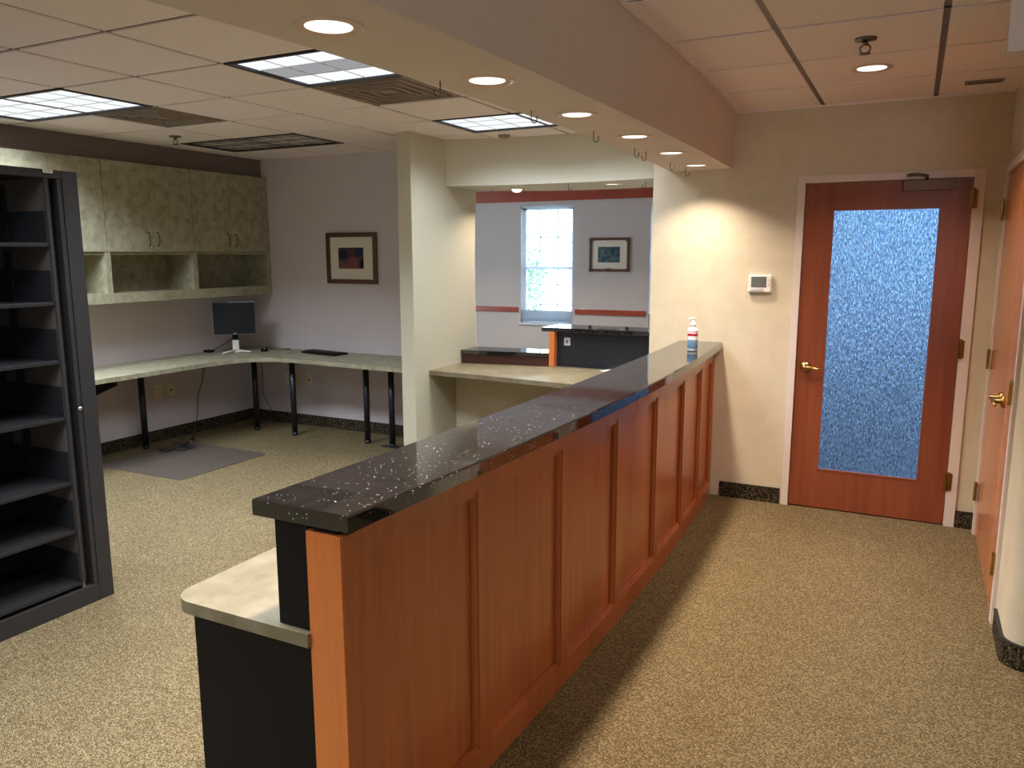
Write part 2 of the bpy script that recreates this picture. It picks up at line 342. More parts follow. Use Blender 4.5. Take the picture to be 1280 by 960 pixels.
struct(MB().box(XMAX, XMAX + 0.12, YMIN, 3.55, 0, CZ + 0.1), 'wall_far_right', 'cream')
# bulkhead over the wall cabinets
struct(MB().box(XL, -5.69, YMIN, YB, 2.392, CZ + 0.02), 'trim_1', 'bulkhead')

# stub wall between office and opening: gently bowed free end
bow = []
for k in range(9):
    z = k / 8 * (CZ + 0.05); t = (z - 1.5) / 1.0
    bow.append((6.035 - 0.07 * max(0, 1 - t * t), z))
mb = MB(); vs = []
for x in (-3.507, -3.386):
    vs += [(x, 5.02, 0)] + [(x, y, z) for y, z in bow] + [(x, 5.02, CZ + 0.05)]
n = len(vs) // 2
mb.add(vs, [tuple(range(n)), tuple(range(2 * n - 1, n - 1, -1))] + [(i, n + i, n + (i + 1) % n, (i + 1) % n) for i in range(n)])
struct(mb, 'wall_stub', 'stub')
struct(MB().tube([(-3.388, y + 0.003, z) for y, z in bow[:-1]], 0.005, 6), 'trim_2', 'trim')

# door wall with the door opening
DX0, DX1, DZ = -0.644, 0.274, 2.098
mb = MB().box(-1.632, DX0 - 0.02, YD, YD + 0.14, 0, CZ + 0.1).box(DX0 - 0.02, DX1 + 0.02, YD, YD + 0.14, DZ + 0.02, CZ + 0.1).box(DX1 + 0.02, XR + 0.12, YD, YD + 0.14, 0, CZ + 0.1)
struct(mb, 'wall_door', 'cream')
# lobby side wall carries on behind the door wall
struct(MB().box(-1.632, -1.50, YD + 0.14, 10.88, 0, 2.75), 'wall_lobby_right', 'lobby')

# right wall: closet opening, then a rounded corner turning away to the right
CY0, CY1, CZT = 4.02, 5.25, 2.105
r = 0.085; yc = 3.635; pts = [(XR, CY0)]
pts = [(XR, yc)] + [(XR + r - r * math.cos(a), yc - r * math.sin(a)) for a in [math.radians(9 * k) for k in range(1, 11)]]
pts += [(XMAX, 3.55), (XMAX, 3.67), (XR + 0.14, 3.67), (XR + 0.14, CY0), (XR, CY0)]
mb = MB().prism(pts, 0, CZ + 0.1)
mb.box(XR, XR + 0.14, CY0, CY1, CZT, CZ + 0.1).box(XR, XR + 0.14, CY1, YD, 0, CZ + 0.1)
mb.box(XR + 0.14, XR + 0.2, CY0 - 0.1, CY1 + 0.1, 0, CZ)
struct(mb, 'wall_right', 'cream')

# header over the opening to the lobby (curved soffit)
front = smoothline([(-3.386, 5.52, 0), (-2.95, 5.635, 0), (-2.45, 5.69, 0), (-1.95, 5.675, 0), (-1.632, 5.63, 0)], 5)
back = smoothline([(-3.386, 6.03, 0), (-2.95, 6.30, 0), (-2.45, 6.42, 0), (-1.95, 6.40, 0), (-1.632, 6.32, 0)], 5)
mb = MB().strip([(p.x, p.y) for p in front], [(p.x, p.y) for p in back], 2.2, 2.75)
mb.box(-1.64, -1.55, YD + 0.1, 6.32, 2.2, CZ + 0.1)
struct(mb, 'wall_header', 'header')

# long curved soffit above the counter
ys = [-3.0 + i * (YD + 3.0) / 40 for i in range(41)]
mb = MB(); vs = []
for y in ys:
    vs += [(arc(y, -1.515, 0.105), y, 2.21), (arc(y, -1.105, 0.045), y, 2.21), (arc(y, -1.095, 0.085), y, CZ + 0.05), (arc(y, -1.515, 0.105), y, CZ + 0.05)]
fs = []
for i in range(40):
    p, q = 4 * i, 4 * i + 4
    for k in range(4): fs.append((p + k, p + (k + 1) % 4, q + (k + 1) % 4, q + k))
fs += [(3, 2, 1, 0), (160, 161, 162, 163)]
mb.add(vs, fs)
struct(mb, 'trim_3', 'soffit')

# lobby shell
YF = 10.6
WLW = (7.3, 8.6, 0.645, 2.355)   # unseen opening added in the lobby's left wall to let daylight in
WINS = [(-5.225, -4.385, 0.645, 2.355), (-3.245, -2.405, 0.645, 2.355)]
mb = MB(); xs = -7.6
for x0, x1, z0, z1 in WINS:
    mb.box(xs, x0, YF, YF + 0.16, 0, 2.8).box(x0, x1, YF, YF + 0.16, 0, z0).box(x0, x1, YF, YF + 0.16, z1, 2.8); xs = x1
mb.box(xs, -1.5, YF, YF + 0.16, 0, 2.8)
struct(mb, 'wall_lobby_back', 'lobby')
mb = MB().box(-7.72, -7.6, YB + 0.13, WLW[0], 0, 2.8).box(-7.72, -7.6, WLW[1], YF + 0.16, 0, 2.8).box(-7.72, -7.6, WLW[0], WLW[1], 0, WLW[2]).box(-7.72, -7.6, WLW[0], WLW[1], WLW[3], 2.8)
struct(mb, 'wall_lobby_left', 'lobby')
struct(MB().box(-7.72, -3.507, YB + 0.13, YB + 0.16, 0, 2.8), 'wall_lobby_front', 'lobby')
struct(MB().box(-7.72, -1.5, YB + 0.13, YF + 0.16, 2.75, 2.85), 'ceiling_lobby', 'tile')
mb = MB().box(-7.6, -5.0, YF - 0.02, YF, 2.415, 2.585).box(-4.995, -1.632, YF - 0.02, YF, 2.415, 2.585)
struct(mb, 'trim_4', 'railwood', 'dark red wood band along the top of the lobby wall')
mb = MB().box(-7.6, -5.265, YF - 0.022, YF, 0.80, 0.875, 0.004).box(-4.345, -3.285, YF - 0.022, YF, 0.80, 0.875, 0.004).box(-2.365, -1.632, YF - 0.022, YF, 0.80, 0.875, 0.004)
struct(mb, 'trim_5', 'railwood', 'dark red wood chair rail on the lobby wall')

# low wall between opening and lobby that carries the far desk
kx = [(-3.386, 5.63, 0), (-2.95, 5.70, 0), (-2.45, 5.80, 0), (-1.632, 5.86, 0)]
kf = [(p.x, p.y) for p in smoothline(kx, 5)]
struct(MB().strip(kf, [(x, y + 0.12) for x, y in kf], 0, 0.714), 'wall_low', 'cream')

# baseboards (carpet strips with a dark binding on top)
def baseb(name, boxes, lips):
    mb = MB()
    for q in boxes: mb.box(*q)
    o = struct(mb, name, 'base')
    mb = MB()
    for q in lips: mb.box(*q)
    mb.build('binding', 'edge', o)
baseb('baseboard_left', [(XL, XL + 0.012, YMIN, YB, 0, 0.098)], [(XL, XL + 0.014, YMIN, YB, 0.098, 0.105)])
baseb('baseboard_back', [(XL + 0.012, -3.507, YB - 0.012, YB, 0, 0.098)], [(XL + 0.012, -3.507, YB - 0.014, YB, 0.098, 0.105)])
baseb('baseboard_door', [(-1.10, -0.70, YD - 0.012, YD, 0, 0.098), (0.335, XR, YD - 0.012, YD, 0, 0.098)], [(-1.10, -0.70, YD - 0.014, YD, 0.098, 0.105), (0.335, XR, YD - 0.014, YD, 0.098, 0.105)])
def rim(rr): return [(XR + r - rr, 3.90), (XR + r - rr, yc)] + [(XR + r - rr * math.cos(a), yc - rr * math.sin(a)) for a in [math.radians(9 * k) for k in range(1, 11)]] + [(XMAX, yc - rr)]
o = struct(MB().strip(rim(r + 0.012), rim(r - 0.002), 0, 0.098), 'baseboard_right', 'base')
MB().strip(rim(r + 0.015), rim(r - 0.002), 0.098, 0.106).build('binding', 'edge', o)

# ------------------------------------------------------------------ ceiling: grid plane and recessed tiles, open where a fixture sits
def cell(i, j): return GX + i * TS, GX + (i + 1) * TS, GY + j * TS, GY + (j + 1) * TS
FIX = {}      # fixtures: name -> list of cells
lit_troffers = [(-4, 1, 'full'), (0, 1, 'two'), (0, 4, 'full'), (-4, -2, 'full'), (0, -2, 'full'), (-4, -5, 'full'), (0, -5, 'full')]
dark_troffers = [(-4, 4, 'off')]
vents = [(-3, 2), (0, 2)]
taken = set()
for i, j, _ in lit_troffers + dark_troffers: taken |= {(i, j), (i + 1, j)}
taken |= set(vents)
mb = MB(); g = MB()
for i in range(-6, 11):
    for j in range(-10, 7):
        if (i, j) in taken: continue
        x0, x1, y0, y1 = cell(i, j); e = 0.0125
        x0, x1, y0, y1 = max(x0 + e, XL), min(x1 - e, XMAX), max(y0 + e, YMIN), min(y1 - e, YB)
        if x1 - x0 < 0.02 or y1 - y0 < 0.02: continue
        if y0 > YD + 0.1 and x0 > -1.6: continue
        mb.box(x0, x1, y0, y1, CZ + 0.001, CZ + 0.02, 0.004)
ceil = struct(mb, 'ceiling', 'tile')
for i in range(-6, 12):
    x = GX + i * TS
    if XL < x < XMAX: g.box(x - 0.012, x + 0.012, YMIN, YB, CZ + 0.008, CZ + 0.03)
for j in range(-10, 8):
    y = GY + j * TS
    if YMIN < y < YB: g.box(XL, XMAX, y - 0.012, y + 0.012, CZ + 0.008, CZ + 0.03)
g.build('grid', 'grid', ceil)
MB().box(XL - 0.1, XMAX + 0.1, YMIN - 0.1, YB + 0.2, CZ + 0.30, CZ + 0.36).build('deck', 'grid', ceil)
# wall angles along soffit and walls
MB().strip([(arc(y, -1.090, 0.085), y) for y in ys], [(arc(y, -1.070, 0.085), y) for y in ys], CZ - 0.004, CZ + 0.004).build('wall_angle', 'tile', ceil)
MB().box(-1.09, XR, YD - 0.02, YD, CZ - 0.004, CZ + 0.004).build('wall_angle', 'tile', ceil)

def troffer(i, j, mode, label, pw=1.0):
    x0, _, y0, y1 = cell(i, j); x1 = x0 + 2 * TS
    t = thing('ceiling_light', ((x0 + x1) / 2, (y0 + y1) / 2, CZ), label, 'ceiling light', 'ceiling light panels')
    e = 0.028
    f = MB().box(x0 + .006, x1 - .006, y0 + .006, y0 + e, CZ - .001, CZ + .05).box(x0 + .006, x1 - .006, y1 - e, y1 - .006, CZ - .001, CZ + .05)
    f.box(x0 + .006, x0 + e, y0 + e, y1 - e, CZ - .001, CZ + .05).box(x1 - e, x1 - .006, y0 + e, y1 - e, CZ - .001, CZ + .05)
    f.box(x0 + .006, x1 - .006, y0 + .006, y1 - .006, CZ + .05, CZ + .1)
    f.build('frame', 'frame', t)
    rows = [(y0 + e + k * (y1 - y0 - 2 * e) / 3, y0 + e + (k + 1) * (y1 - y0 - 2 * e) / 3) for k in range(3)]
    for k, (a, b2) in enumerate(rows):
        mat = 'lens_off' if mode == 'off' else ('lens_dim' if mode == 'two' and k == 1 else 'lens')
        MB().box(x0 + e, x1 - e, a, b2, CZ + .012, CZ + .016).build('diffuser', mat, t, label={'lens_dim': 'grey unlit middle strip', 'lens_off': 'unlit strip'}.get(mat))
    lv = MB()
    for k in range(1, 6): lv.box(x0 + (x1 - x0) * k / 6 - .0025, x0 + (x1 - x0) * k / 6 + .0025, y0 + e, y1 - e, CZ + .008, CZ + .0115)
    for k in (1, 2): lv.box(x0 + e, x1 - e, rows[k][0] - .0025, rows[k][0] + .0025, CZ + .008, CZ + .0115)
    lv.build('louver', 'louver', t)
    if mode != 'off': lamp('lamp', ((x0 + x1) / 2, (y0 + y1) / 2, CZ - .003), 'RECTANGLE', 1.15, 0.54, P_TROFFER * pw, COOL, 135, t)
    return t
troffer(-4, 1, 'full', 'fully lit white ceiling panel near the left edge above the black shelving')
troffer(0, 1, 'two', 'lit ceiling panel with a grey middle strip beside the curved soffit', .8)
troffer(0, 4, 'full', 'small-looking fully lit ceiling panel in front of the lobby opening', .4)
troffer(-4, 4, 'off', 'unlit dark ceiling panel above the wall cabinets')
for i, j in ((-4, -2), (0, -2), (-4, -5), (0, -5)):
    t = troffer(i, j, 'full', 'lit ceiling panel behind the viewpoint', .62); t['group'] = 'ceiling light panels out of view'

for (i, j), lab in zip(vents, ('square grey air vent beside the fully lit left ceiling panel', 'square grey air vent beside the ceiling light with a grey strip')):
    x0, x1, y0, y1 = cell(i, j); cx, cy = (x0 + x1) / 2, (y0 + y1) / 2
    t = thing('air_vent', (cx, cy, CZ), lab, 'air vent', 'ceiling air vents')
    MB().box(x0 + .008, x1 - .008, y0 + .008, y1 - .008, CZ + .008, CZ + .02).build('face_plate', 'vent', t)
    for q, s in enumerate((0.26, 0.20, 0.14, 0.08)):
        m2 = MB(); w = 0.016
        m2.box(cx - s, cx + s, cy - s, cy - s + w, CZ - .002 - q * .001, CZ + .008).box(cx - s, cx + s, cy + s - w, cy + s, CZ - .002 - q * .001, CZ + .008)
        m2.box(cx - s, cx - s + w, cy - s + w, cy + s - w, CZ - .002 - q * .001, CZ + .008).box(cx + s - w, cx + s, cy - s + w, cy + s - w, CZ - .002 - q * .001, CZ + .008)
        if q in (0, 1, 2, 3): m2.build('vane', 'vent', t)

# recessed cans
def can(x, y, z, rad, power, color, label, group, lit=True):
    t = thing('recessed_downlight', (x, y, z), label, 'downlight', group)
    MB().lathe(x, y, [(rad, z - .001), (rad + .012, z - .006), (rad + .024, z - .003), (rad + .024, z + .001), (rad, z + .001)], 32).build('trim_ring', 'canring', t)
    MB().lathe(x, y, [(rad - .004, z - .0015), (0.0, z - .0015)], 32, smooth=False).build('lens', 'bulb' if lit else 'cone', t)
    lamp('lamp', (x, y, z - .006), 'DISK', 0.11, 0.11, power, color, 120, t)
CANS = [(-1.305, 1.598), (-1.252, 2.300), (-1.234, 3.006), (-1.218, 3.681), (-1.231, 4.361), (-1.261, 5.036)]
ORD = ['recessed light in the curved soffit nearest the viewer', 'second recessed light along the curved soffit from the viewer', 'third recessed light along the curved soffit from the viewer',
       'third recessed light from the wall in the curved soffit', 'second recessed light from the wall in the curved soffit', 'last recessed light in the curved soffit, next to the cream wall']
for (x, y), lab in zip(CANS, ORD): can(x, y, 2.21, 0.062, P_CAN * (0.7 if y > 5 else 1.0), WARM, lab, 'soffit downlights')
for x, y in ((-1.36, 0.90), (-1.43, 0.20)): can(x, y, 2.21, 0.062, P_UNSEEN, WARM, 'recessed light in the soffit above the viewpoint', 'soffit downlights out of view')
can(-0.254, 4.395, CZ, 0.072, P_HALL, WARMH, 'round recessed light in the hall ceiling before the wooden door', 'hall downlights')
for x, y in ((1.6, 1.95), (1.6, -0.5)): can(x, y, CZ, 0.072, P_HALL, WARMH, 'recessed light in the hall ceiling above the viewpoint', 'hall downlights out of view')
can(-2.142, 5.953, 2.2, 0.055, 2.6, WARM, 'flat recessed light under the header near the cream wall', 'header downlights')
# eyeball spot under the header
t = thing('eyeball_spotlight', (-2.988, 5.99, 2.2), 'bright eyeball spotlight under the header above the far desk', 'spotlight')
MB().lathe(-2.988, 5.99, [(.05, 2.199), (.062, 2.192), (.068, 2.2), (.05, 2.2005)], 28).build('trim_ring', 'canring', t)
MB().lathe(-2.988, 5.99, [(.045, 2.198), (.042, 2.185), (.03, 2.172), (0.0, 2.166)], 24).build('bulb', 'bulb', t)
lamp('lamp', (-2.988, 5.99, 2.163), 'DISK', .06, .06, 3.8, WARM, 140, t)
# two unseen cans added to brighten the lobby
for x, y in ((-3.4, 8.4), (-5.4, 8.4)):
    can(x, y, 2.75, 0.072, P_LOBBY, (1.0, 0.9, 0.8), 'added fill light in the lobby ceiling hidden by the header', 'added lobby fill lights out of view')

# hooks under the soffit and header
HK = [(-1.388, 2.236, 2.21, 'first from the viewer under the curved soffit'), (-1.356, 2.843, 2.21, 'second from the viewer under the curved soffit'), (-1.331, 3.442, 2.21, 'third from the viewer under the curved soffit'),
      (-1.346, 4.075, 2.21, 'left one of the close pair under the curved soffit'), (-1.335, 4.24, 2.21, 'right one of the close pair under the curved soffit'), (-1.361, 4.811, 2.21, 'next to the last soffit light'),
      (-1.37, 5.20, 2.21, 'last before the cream wall under the curved soffit'), (-3.12, 5.80, 2.2, 'left of the eyeball spotlight under the header'), (-2.445, 5.80, 2.2, 'between the two lights under the header'), (-1.843, 5.85, 2.2, 'rightmost under the header')]
for k, (x, y, z, lab) in enumerate(HK):
    s = -1 if k in (0, 4, 9) else 1
    pts = [(x, y, z + .004), (x, y, z - .035)] + [(x + s * (.012 - .012 * math.cos(a)), y - .0 + .004 * math.sin(a), z - .035 - .012 * math.sin(a)) for a in [math.radians(22.5 * q) for q in range(1, 9)]] + [(x + s * .024, y, z - .024)]
    MB().tube(pts, 0.0022, 6).build('ceiling_hook', 'pewter', None, 'small metal ceiling hook, ' + lab, 'hook', 'hooks under the soffit and header', origin=(x, y, z))

# sprinklers and ceiling bits
def sprinkler(x, y, label):
    t = thing('fire_sprinkler', (x, y, CZ), label, 'sprinkler', 'ceiling fire sprinklers')
    MB().lathe(x, y, [(.045, CZ + .001), (.042, CZ - .006), (.018, CZ - .010), (0, CZ - .010)], 24).build('escutcheon', 'pewter', t)
    MB().lathe(x, y, [(.011, CZ - .01), (.011, CZ - .026), (.0, CZ - .028)], 12).build('stem', 'pewter', t)
    for s in (-1, 1):
        MB().tube([(x + s * .010, y, CZ - .024), (x + s * .021, y, CZ - .036), (x + s * .018, y, CZ - .05), (x + s * .004, y, CZ - .060)], .0032, 6).build('arm', 'pewter', t)
    MB().lathe(x, y, [(0, CZ - .058), (.024, CZ - .060), (.024, CZ - .063), (0, CZ - .064)], 20).build('deflector', 'pewter', t)
sprinkler(-0.251, 3.80, 'dark metal sprinkler head in the hall ceiling beside the round light')
sprinkler(-5.115, 4.40, 'small dark sprinkler head in the office ceiling before the unlit panel')
MB().lathe(-2.86, 5.52, [(.045, CZ + .001), (.045, CZ - .012), (.03, CZ - .022), (0, CZ - .024)], 24).build('smoke_detector', 'vent', None, 'small round grey detector on the ceiling above the header', 'smoke detector')
t = thing('ceiling_grille', (0.258, 5.0, CZ), 'small rectangular taupe grille in the hall ceiling corner', 'grille')
MB().box(0.17, 0.35, 4.955, 5.045, CZ - .004, CZ + .002, .001).build('cover', 'vent', t)
sl = MB()
for k in range(6): sl.box(.185, .335, 4.965 + k * .0125, 4.970 + k * .0125, CZ - .007, CZ - .003)
sl.build('slats', 'grid', t)
t = thing('exit_sign', (0.38, 3.23, 2.33), 'pale ceiling-mounted sign box cut off by the upper right corner', 'exit sign')
MB().box(0.222, 0.53, 3.20, 3.245, 2.325, 2.52, .004).build('housing', 'trim', t)
MB().box(0.30, 0.45, 3.19, 3.26, 2.52, CZ + .001, .004).build('canopy', 'trim', t)

# ------------------------------------------------------------------ reception counter
FACE = lambda y: arc(y, -1.166, 0.068) + 0.016 * max(0.0, (2.0 - y) / 0.6)
Y0 = 1.385
def seg(y0, y1, n=8): return [y0 + (y1 - y0) * k / n for k in range(n + 1)]
cn = thing('reception_counter', (-1.25, 3.39, 0), 'long curved cherry wood counter base with recessed panels', 'counter')
edges = [Y0, 2.00, 2.60, 3.19, 3.80, 4.38, 4.88, YD - .004]
fr = MB()
def slab(mb, y0, y1, z0, z1, front, thick):
    yy = seg(y0, y1, max(2, int((y1 - y0) / .08))); mb.strip([(FACE(y) - thick, y) for y in yy], [(FACE(y) + front, y) for y in yy], z0, z1)
slab(fr, Y0, YD - .002, 0.955, 1.012, 0, .02)
slab(fr, Y0, YD - .002, 0.0, 0.095, 0, .02)
ST = .075
for k in range(len(edges)):
    a = edges[k]
    if k == 0: slab(fr, Y0, Y0 + .054, .095, .955, 0, .02)
    elif k == len(edges) - 1: slab(fr, a - .05, YD - .002, .095, .955, 0, .02)
    else: slab(fr, a, a + ST, .095, .955, 0, .02)
fr.build('face_frame', 'cherry', cn)
for k in range(7):
    a = Y0 + .054 if k == 0 else edges[k] + ST; b2 = edges[k + 1] if k < 6 else edges[k + 1] - .05
    p = MB(); slab(p, a - .004, b2 + .004, .09, .96, -.022, .03); po = p.build('panel', 'cherry2', cn)
    mo = MB(); w = .016
    slab(mo, a, b2, .095, .095 + w, -.007, .02); slab(mo, a, b2, .955 - w, .955, -.007, .02)
    slab(mo, a, a + w, .095 + w, .955 - w, -.007, .02); slab(mo, b2 - w, b2, .095 + w, .955 - w, -.007, .02)
    mo.build('panel_moulding', 'cherry', po)
bk = MB(); yy = seg(Y0 + .02, YD - .002, 40)
bk.strip([(FACE(y) - .088, y) for y in yy], [(FACE(y) - .03, y) for y in yy], 0, 1.012)
bk.build('core', 'black', cn)
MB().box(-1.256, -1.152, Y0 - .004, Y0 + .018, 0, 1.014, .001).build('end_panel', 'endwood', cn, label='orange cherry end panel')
rs = MB(); yy = seg(Y0 + .004, YD - .002, 40)
rs.strip([(FACE(y) - .212, y) for y in yy], [(FACE(y) - .107, y) for y in yy], .752, 1.030)
rs.build('riser_panel', 'black', cn, label='black inner riser')
st = MB().strip([(FACE(y) - .088, y) for y in yy], [(FACE(y) - .02, y) for y in yy], 1.014, 1.030); st.build('sub_top', 'black', cn)
MB().box(-1.662, -1.2565, Y0 - .002, Y0 + .02, 0, .713).build('support_panel', 'black', cn, label='black end panel under the work surface')
ct = MB(); yy = seg(1.374, YD - .001, 48)
T0 = lambda y: arc(y, -1.418, 0.048); T1 = lambda y: arc(y, -1.122, 0.078)
prof = [(0, 1.030), (1, 1.030), (1, 1.067), (.985, 1.072), (.015, 1.072), (0, 1.067)]
vs = []; m = len(prof)
for y in yy:
    for u, z in prof: vs.append((T0(y) + (T1(y) - T0(y)) * u, y, z))
fs = []
for i in range(len(yy) - 1):
    for k in range(m): fs.append((i * m + k, i * m + (k + 1) % m, (i + 1) * m + (k + 1) % m, (i + 1) * m + k))
fs += [tuple(range(m - 1, -1, -1)), tuple((len(yy) - 1) * m + k for k in range(m))]
ct.add(vs, fs)
ct.build('granite_countertop', 'granite', None, 'polished black speckled stone top on the long curved counter', 'countertop', origin=(-1.25, 3.37, 1.03))
# lower beige work surface inside the counter
yy = seg(1.374, YD - .002, 30); rc = .075
poly = [(FACE(1.42) - .106, 1.374)]
wl = [(-1.742 + rc - rc * math.sin(a), 1.370 + rc - rc * math.cos(a)) for a in [math.radians(10 * k) for k in range(10)]]
mb = MB()
inner = [(FACE(y) - .106, y) for y in seg(1.370, 5.04, 24)]
outer = [(-1.742, 5.04)] + wl[::-1]
mb.prism(inner + outer, .715, .75)
mb.build('worktop', 'beige', None, 'beige mottled worktop low on the office side of the curved counter', 'worktop')

# bottle on the counter
bx, by, bz = -1.185, 4.80, 1.0722
t = thing('sanitizer_bottle', (bx, by, bz), 'small white pump bottle with red and blue label on the black counter', 'bottle')
MB().lathe(bx, by, [(0, bz), (.028, bz), (.031, bz + .006), (.031, bz + .125), (.028, bz + .138), (.016, bz + .150), (.014, bz + .156), (0, bz + .156)], 28).build('body', 'bottle', t)
MB().lathe(bx, by, [(.0314, bz + .018), (.0318, bz + .019), (.0318, bz + .070), (.0314, bz + .071)], 28).build('label', 'blue', t, label='blue lower label')
rl = MB().lathe(bx, by, [(.0314, bz + .094), (.0318, bz + .095), (.0318, bz + .110), (.0314, bz + .111)], 28); rl.lathe(bx, by, [(.0314, bz + .118), (.0318, bz + .1185), (.0318, bz + .122), (.0314, bz + .1225)], 28)
rl.build('label', 'red', t, label='red upper label band')
MB().lathe(bx, by, [(.017, bz + .150), (.017, bz + .170), (.008, bz + .176), (.006, bz + .196), (0, bz + .196)], 20).build('collar', 'white', t)
MB().tube([(bx + .010, by, bz + .200), (bx - .012, by - .006, bz + .200), (bx - .026, by - .012, bz + .193)], [.0075, .006, .004], 8).build('pump_nozzle', 'white', t)

# ------------------------------------------------------------------ far desk beyond the opening
yb_ = [(-3.386, 5.22), (-2.90, 5.19), (-2.40, 5.135), (-2.0, 5.09), (-1.65, 5.06)]
mb = MB(); fr_ = [(p.x, p.y) for p in smoothline([(x, y, 0) for x, y in yb_], 4)]
bk_ = [(p.x, p.y) for p in smoothline([(-3.386, 5.78, 0), (-2.90, 5.86, 0), (-2.40, 5.93, 0), (-2.0, 5.96, 0), (-1.65, 5.97, 0)], 4)]
mb.strip(fr_, bk_, .715, .75)
mb.build('built_in_desk', 'beige', None, 'beige mottled far desk surface running between the stub wall and cream wall', 'desk')
t = thing('transaction_ledge', (-3.0, 5.8, .75), 'low black ledge with dark red front on the far desk', 'ledge')
lf = [(-3.384, 5.715), (-3.0, 5.77), (-2.63, 5.835)]
MB().strip([(x, y + .01) for x, y in lf], [(x, y + .20) for x, y in lf], .751, .832).build('front', 'ledgefront', t)
MB().strip([(x, y - .005) for x, y in lf], [(x, y + .27) for x, y in lf], .832, .862).build('top', 'granite', t)
t = thing('high_counter', (-2.1, 5.95, .75), 'tall dark counter section with cherry end post beyond the far desk', 'counter')
MB().box(-2.60, -1.634, 5.905, 5.955, .751, 1.035).build('panel', 'blackblue', t)
MB().box(-2.625, -2.578, 5.845, 6.10, .751, 1.035, .002).build('end_post', 'endwood', t, label='orange cherry end post')
MB().box(-2.55, -1.634, 6.04, 6.09, .751, 1.035).build('front_panel', 'cherry', t)
MB().box(-2.70, -1.634, 5.86, 6.20, 1.036, 1.07, .003).build('top', 'granite', t)
t = thing('outlet_plate', (-2.485, 5.9, .93), 'small grey outlet plate on the dark far counter panel', 'outlet')
MB().box(-2.512, -2.458, 5.898, 5.9045, .925, .99, .002).build('plate', 'silver', t)
MB().box(-2.495, -2.475, 5.896, 5.899, .945, .97).build('socket', 'lcd', t)
MB().prism([(-2.16, 5.79), (-1.95, 5.73), (-1.90, 5.86), (-2.11, 5.92)], .7505, .7535).build('paper_sheet', 'paper', None, 'white paper lying on the far desk below the dark panel', 'paper')

# ------------------------------------------------------------------ lobby windows with blinds, and pictures
def window(nm, x0, x1, z0, z1, label):
    o = MB()
    yf, yr = YF + .08, YF + .12; w = .055
    o.box(x0, x0 + w, yf, yr, z0, z1).box(x1 - w, x1, yf, yr, z0, z1).box(x0, x1, yf, yr, z1 - w, z1).box(x0, x1, yf, yr, z0, z0 + w)
    zm = z0 + (z1 - z0) * .475
    o.box(x0, x1, yf - .01, yr, zm - .022, zm + .022)
    for k in (1, 2): o.box(x0 + (x1 - x0) * k / 3 - .009, x0 + (x1 - x0) * k / 3 + .009, yf + .01, yr - .01, z0, z1)
    for a in (z0 + (zm - z0) * .34, z0 + (zm - z0) * .70, zm + (z1 - zm) * .5): o.box(x0, x1, yf + .01, yr - .01, a - .009, a + .009)
    s = struct(o, nm, 'winframe', label)
    MB().box(x0, x1, yf + .018, yf + .022, z0, z1).build('pane', 'pane', s)
    MB().box(x0 - .02, x1 + .02, YF - .03, YF - .001, z0 - .025, z0).build('sill', 'winframe', s)
    return s
for k, q in enumerate(WINS):
    window('window_%d' % (k + 1), *q, ['lobby window seen through the opening', 'lobby window mostly hidden behind the cream wall'][k])
    x0, x1, z0, z1 = q
    b = thing('window_blind', ((x0 + x1) / 2, YF + .035, z0), ['white slatted blind on the lobby window seen through the opening', 'white slatted blind on the lobby window half hidden by the cream wall'][k], 'blind')
    MB().box(x0 + .004, x1 - .004, YF + .010, YF + .060, z1 - .03, z1 - .001, .003).build('headrail', 'blind', b)
    sl = MB(); z = z0 + .03
    while z < z1 - .04:
        sl.add([(x0 + .006, YF + .023, z - .0015), (x1 - .006, YF + .023, z - .0015), (x1 - .006, YF + .035, z + .0012), (x0 + .006, YF + .035, z + .0012), (x1 - .006, YF + .047, z - .0005), (x0 + .006, YF + .047, z - .0005)], [(0, 1, 2, 3), (3, 2, 4, 5)]); z += .0235 if z > z0 + .19 else .0045
    so = sl.build('slats', 'blind', b)
    sm = so.modifiers.new('thickness', 'SOLIDIFY'); sm.thickness = .0008
    MB().box(x0 + .006, x1 - .006, YF + .020, YF + .050, z0 + .0, z0 + .018, .003).build('bottom_rail', 'blind', b)
    cords = MB()
    for u in (.12, .5, .88): cords.tube([(x0 + (x1 - x0) * u, YF + .021, z0 + .01), (x0 + (x1 - x0) * u, YF + .021, z1)], .0012, 5)
    cords.build('ladder_cords', 'blind', b)

def picture(x0, x1, z0, z1, y, fw, mw, pm, label, ornate=False):
    t = thing('framed_picture', ((x0 + x1) / 2, y, z0), label, 'picture')
    f = MB()
    for a in ((x0, x1, z1 - fw, z1), (x0, x1, z0, z0 + fw), (x0, x0 + fw, z0 + fw, z1 - fw), (x1 - fw, x1, z0 + fw, z1 - fw)): f.box(a[0], a[1], y - .028, y - .001, a[2], a[3], .004)
    if ornate:
        for (a, c) in ((x0, z0), (x1 - .05, z0), (x0, z1 - .05), (x1 - .05, z1 - .05), ((x0 + x1) / 2 - .03, z0)): f.box(a - .004, a + .054, y - .034, y - .026, c - .004, c + .046, .004)
    f.build('frame', 'pframe', t)
    MB().box(x0 + fw, x1 - fw, y - .012, y - .002, z0 + fw, z1 - fw).build('mat_board', 'mat_board', t)
    MB().box(x0 + mw, x1 - mw * 1.12, y - .014, y - .012, z0 + mw * 1.02, z1 - mw).build('print', pm, t)
picture(-4.906, -4.334, 1.396, 1.860, YB, .040, .135, 'print_office', 'framed dark flower print with white mat on the office wall')
picture(-4.125, -3.535, 1.415, 1.885, YF, .036, .125, 'print_lobby', 'framed blue green print with white mat beside the lobby window', True)

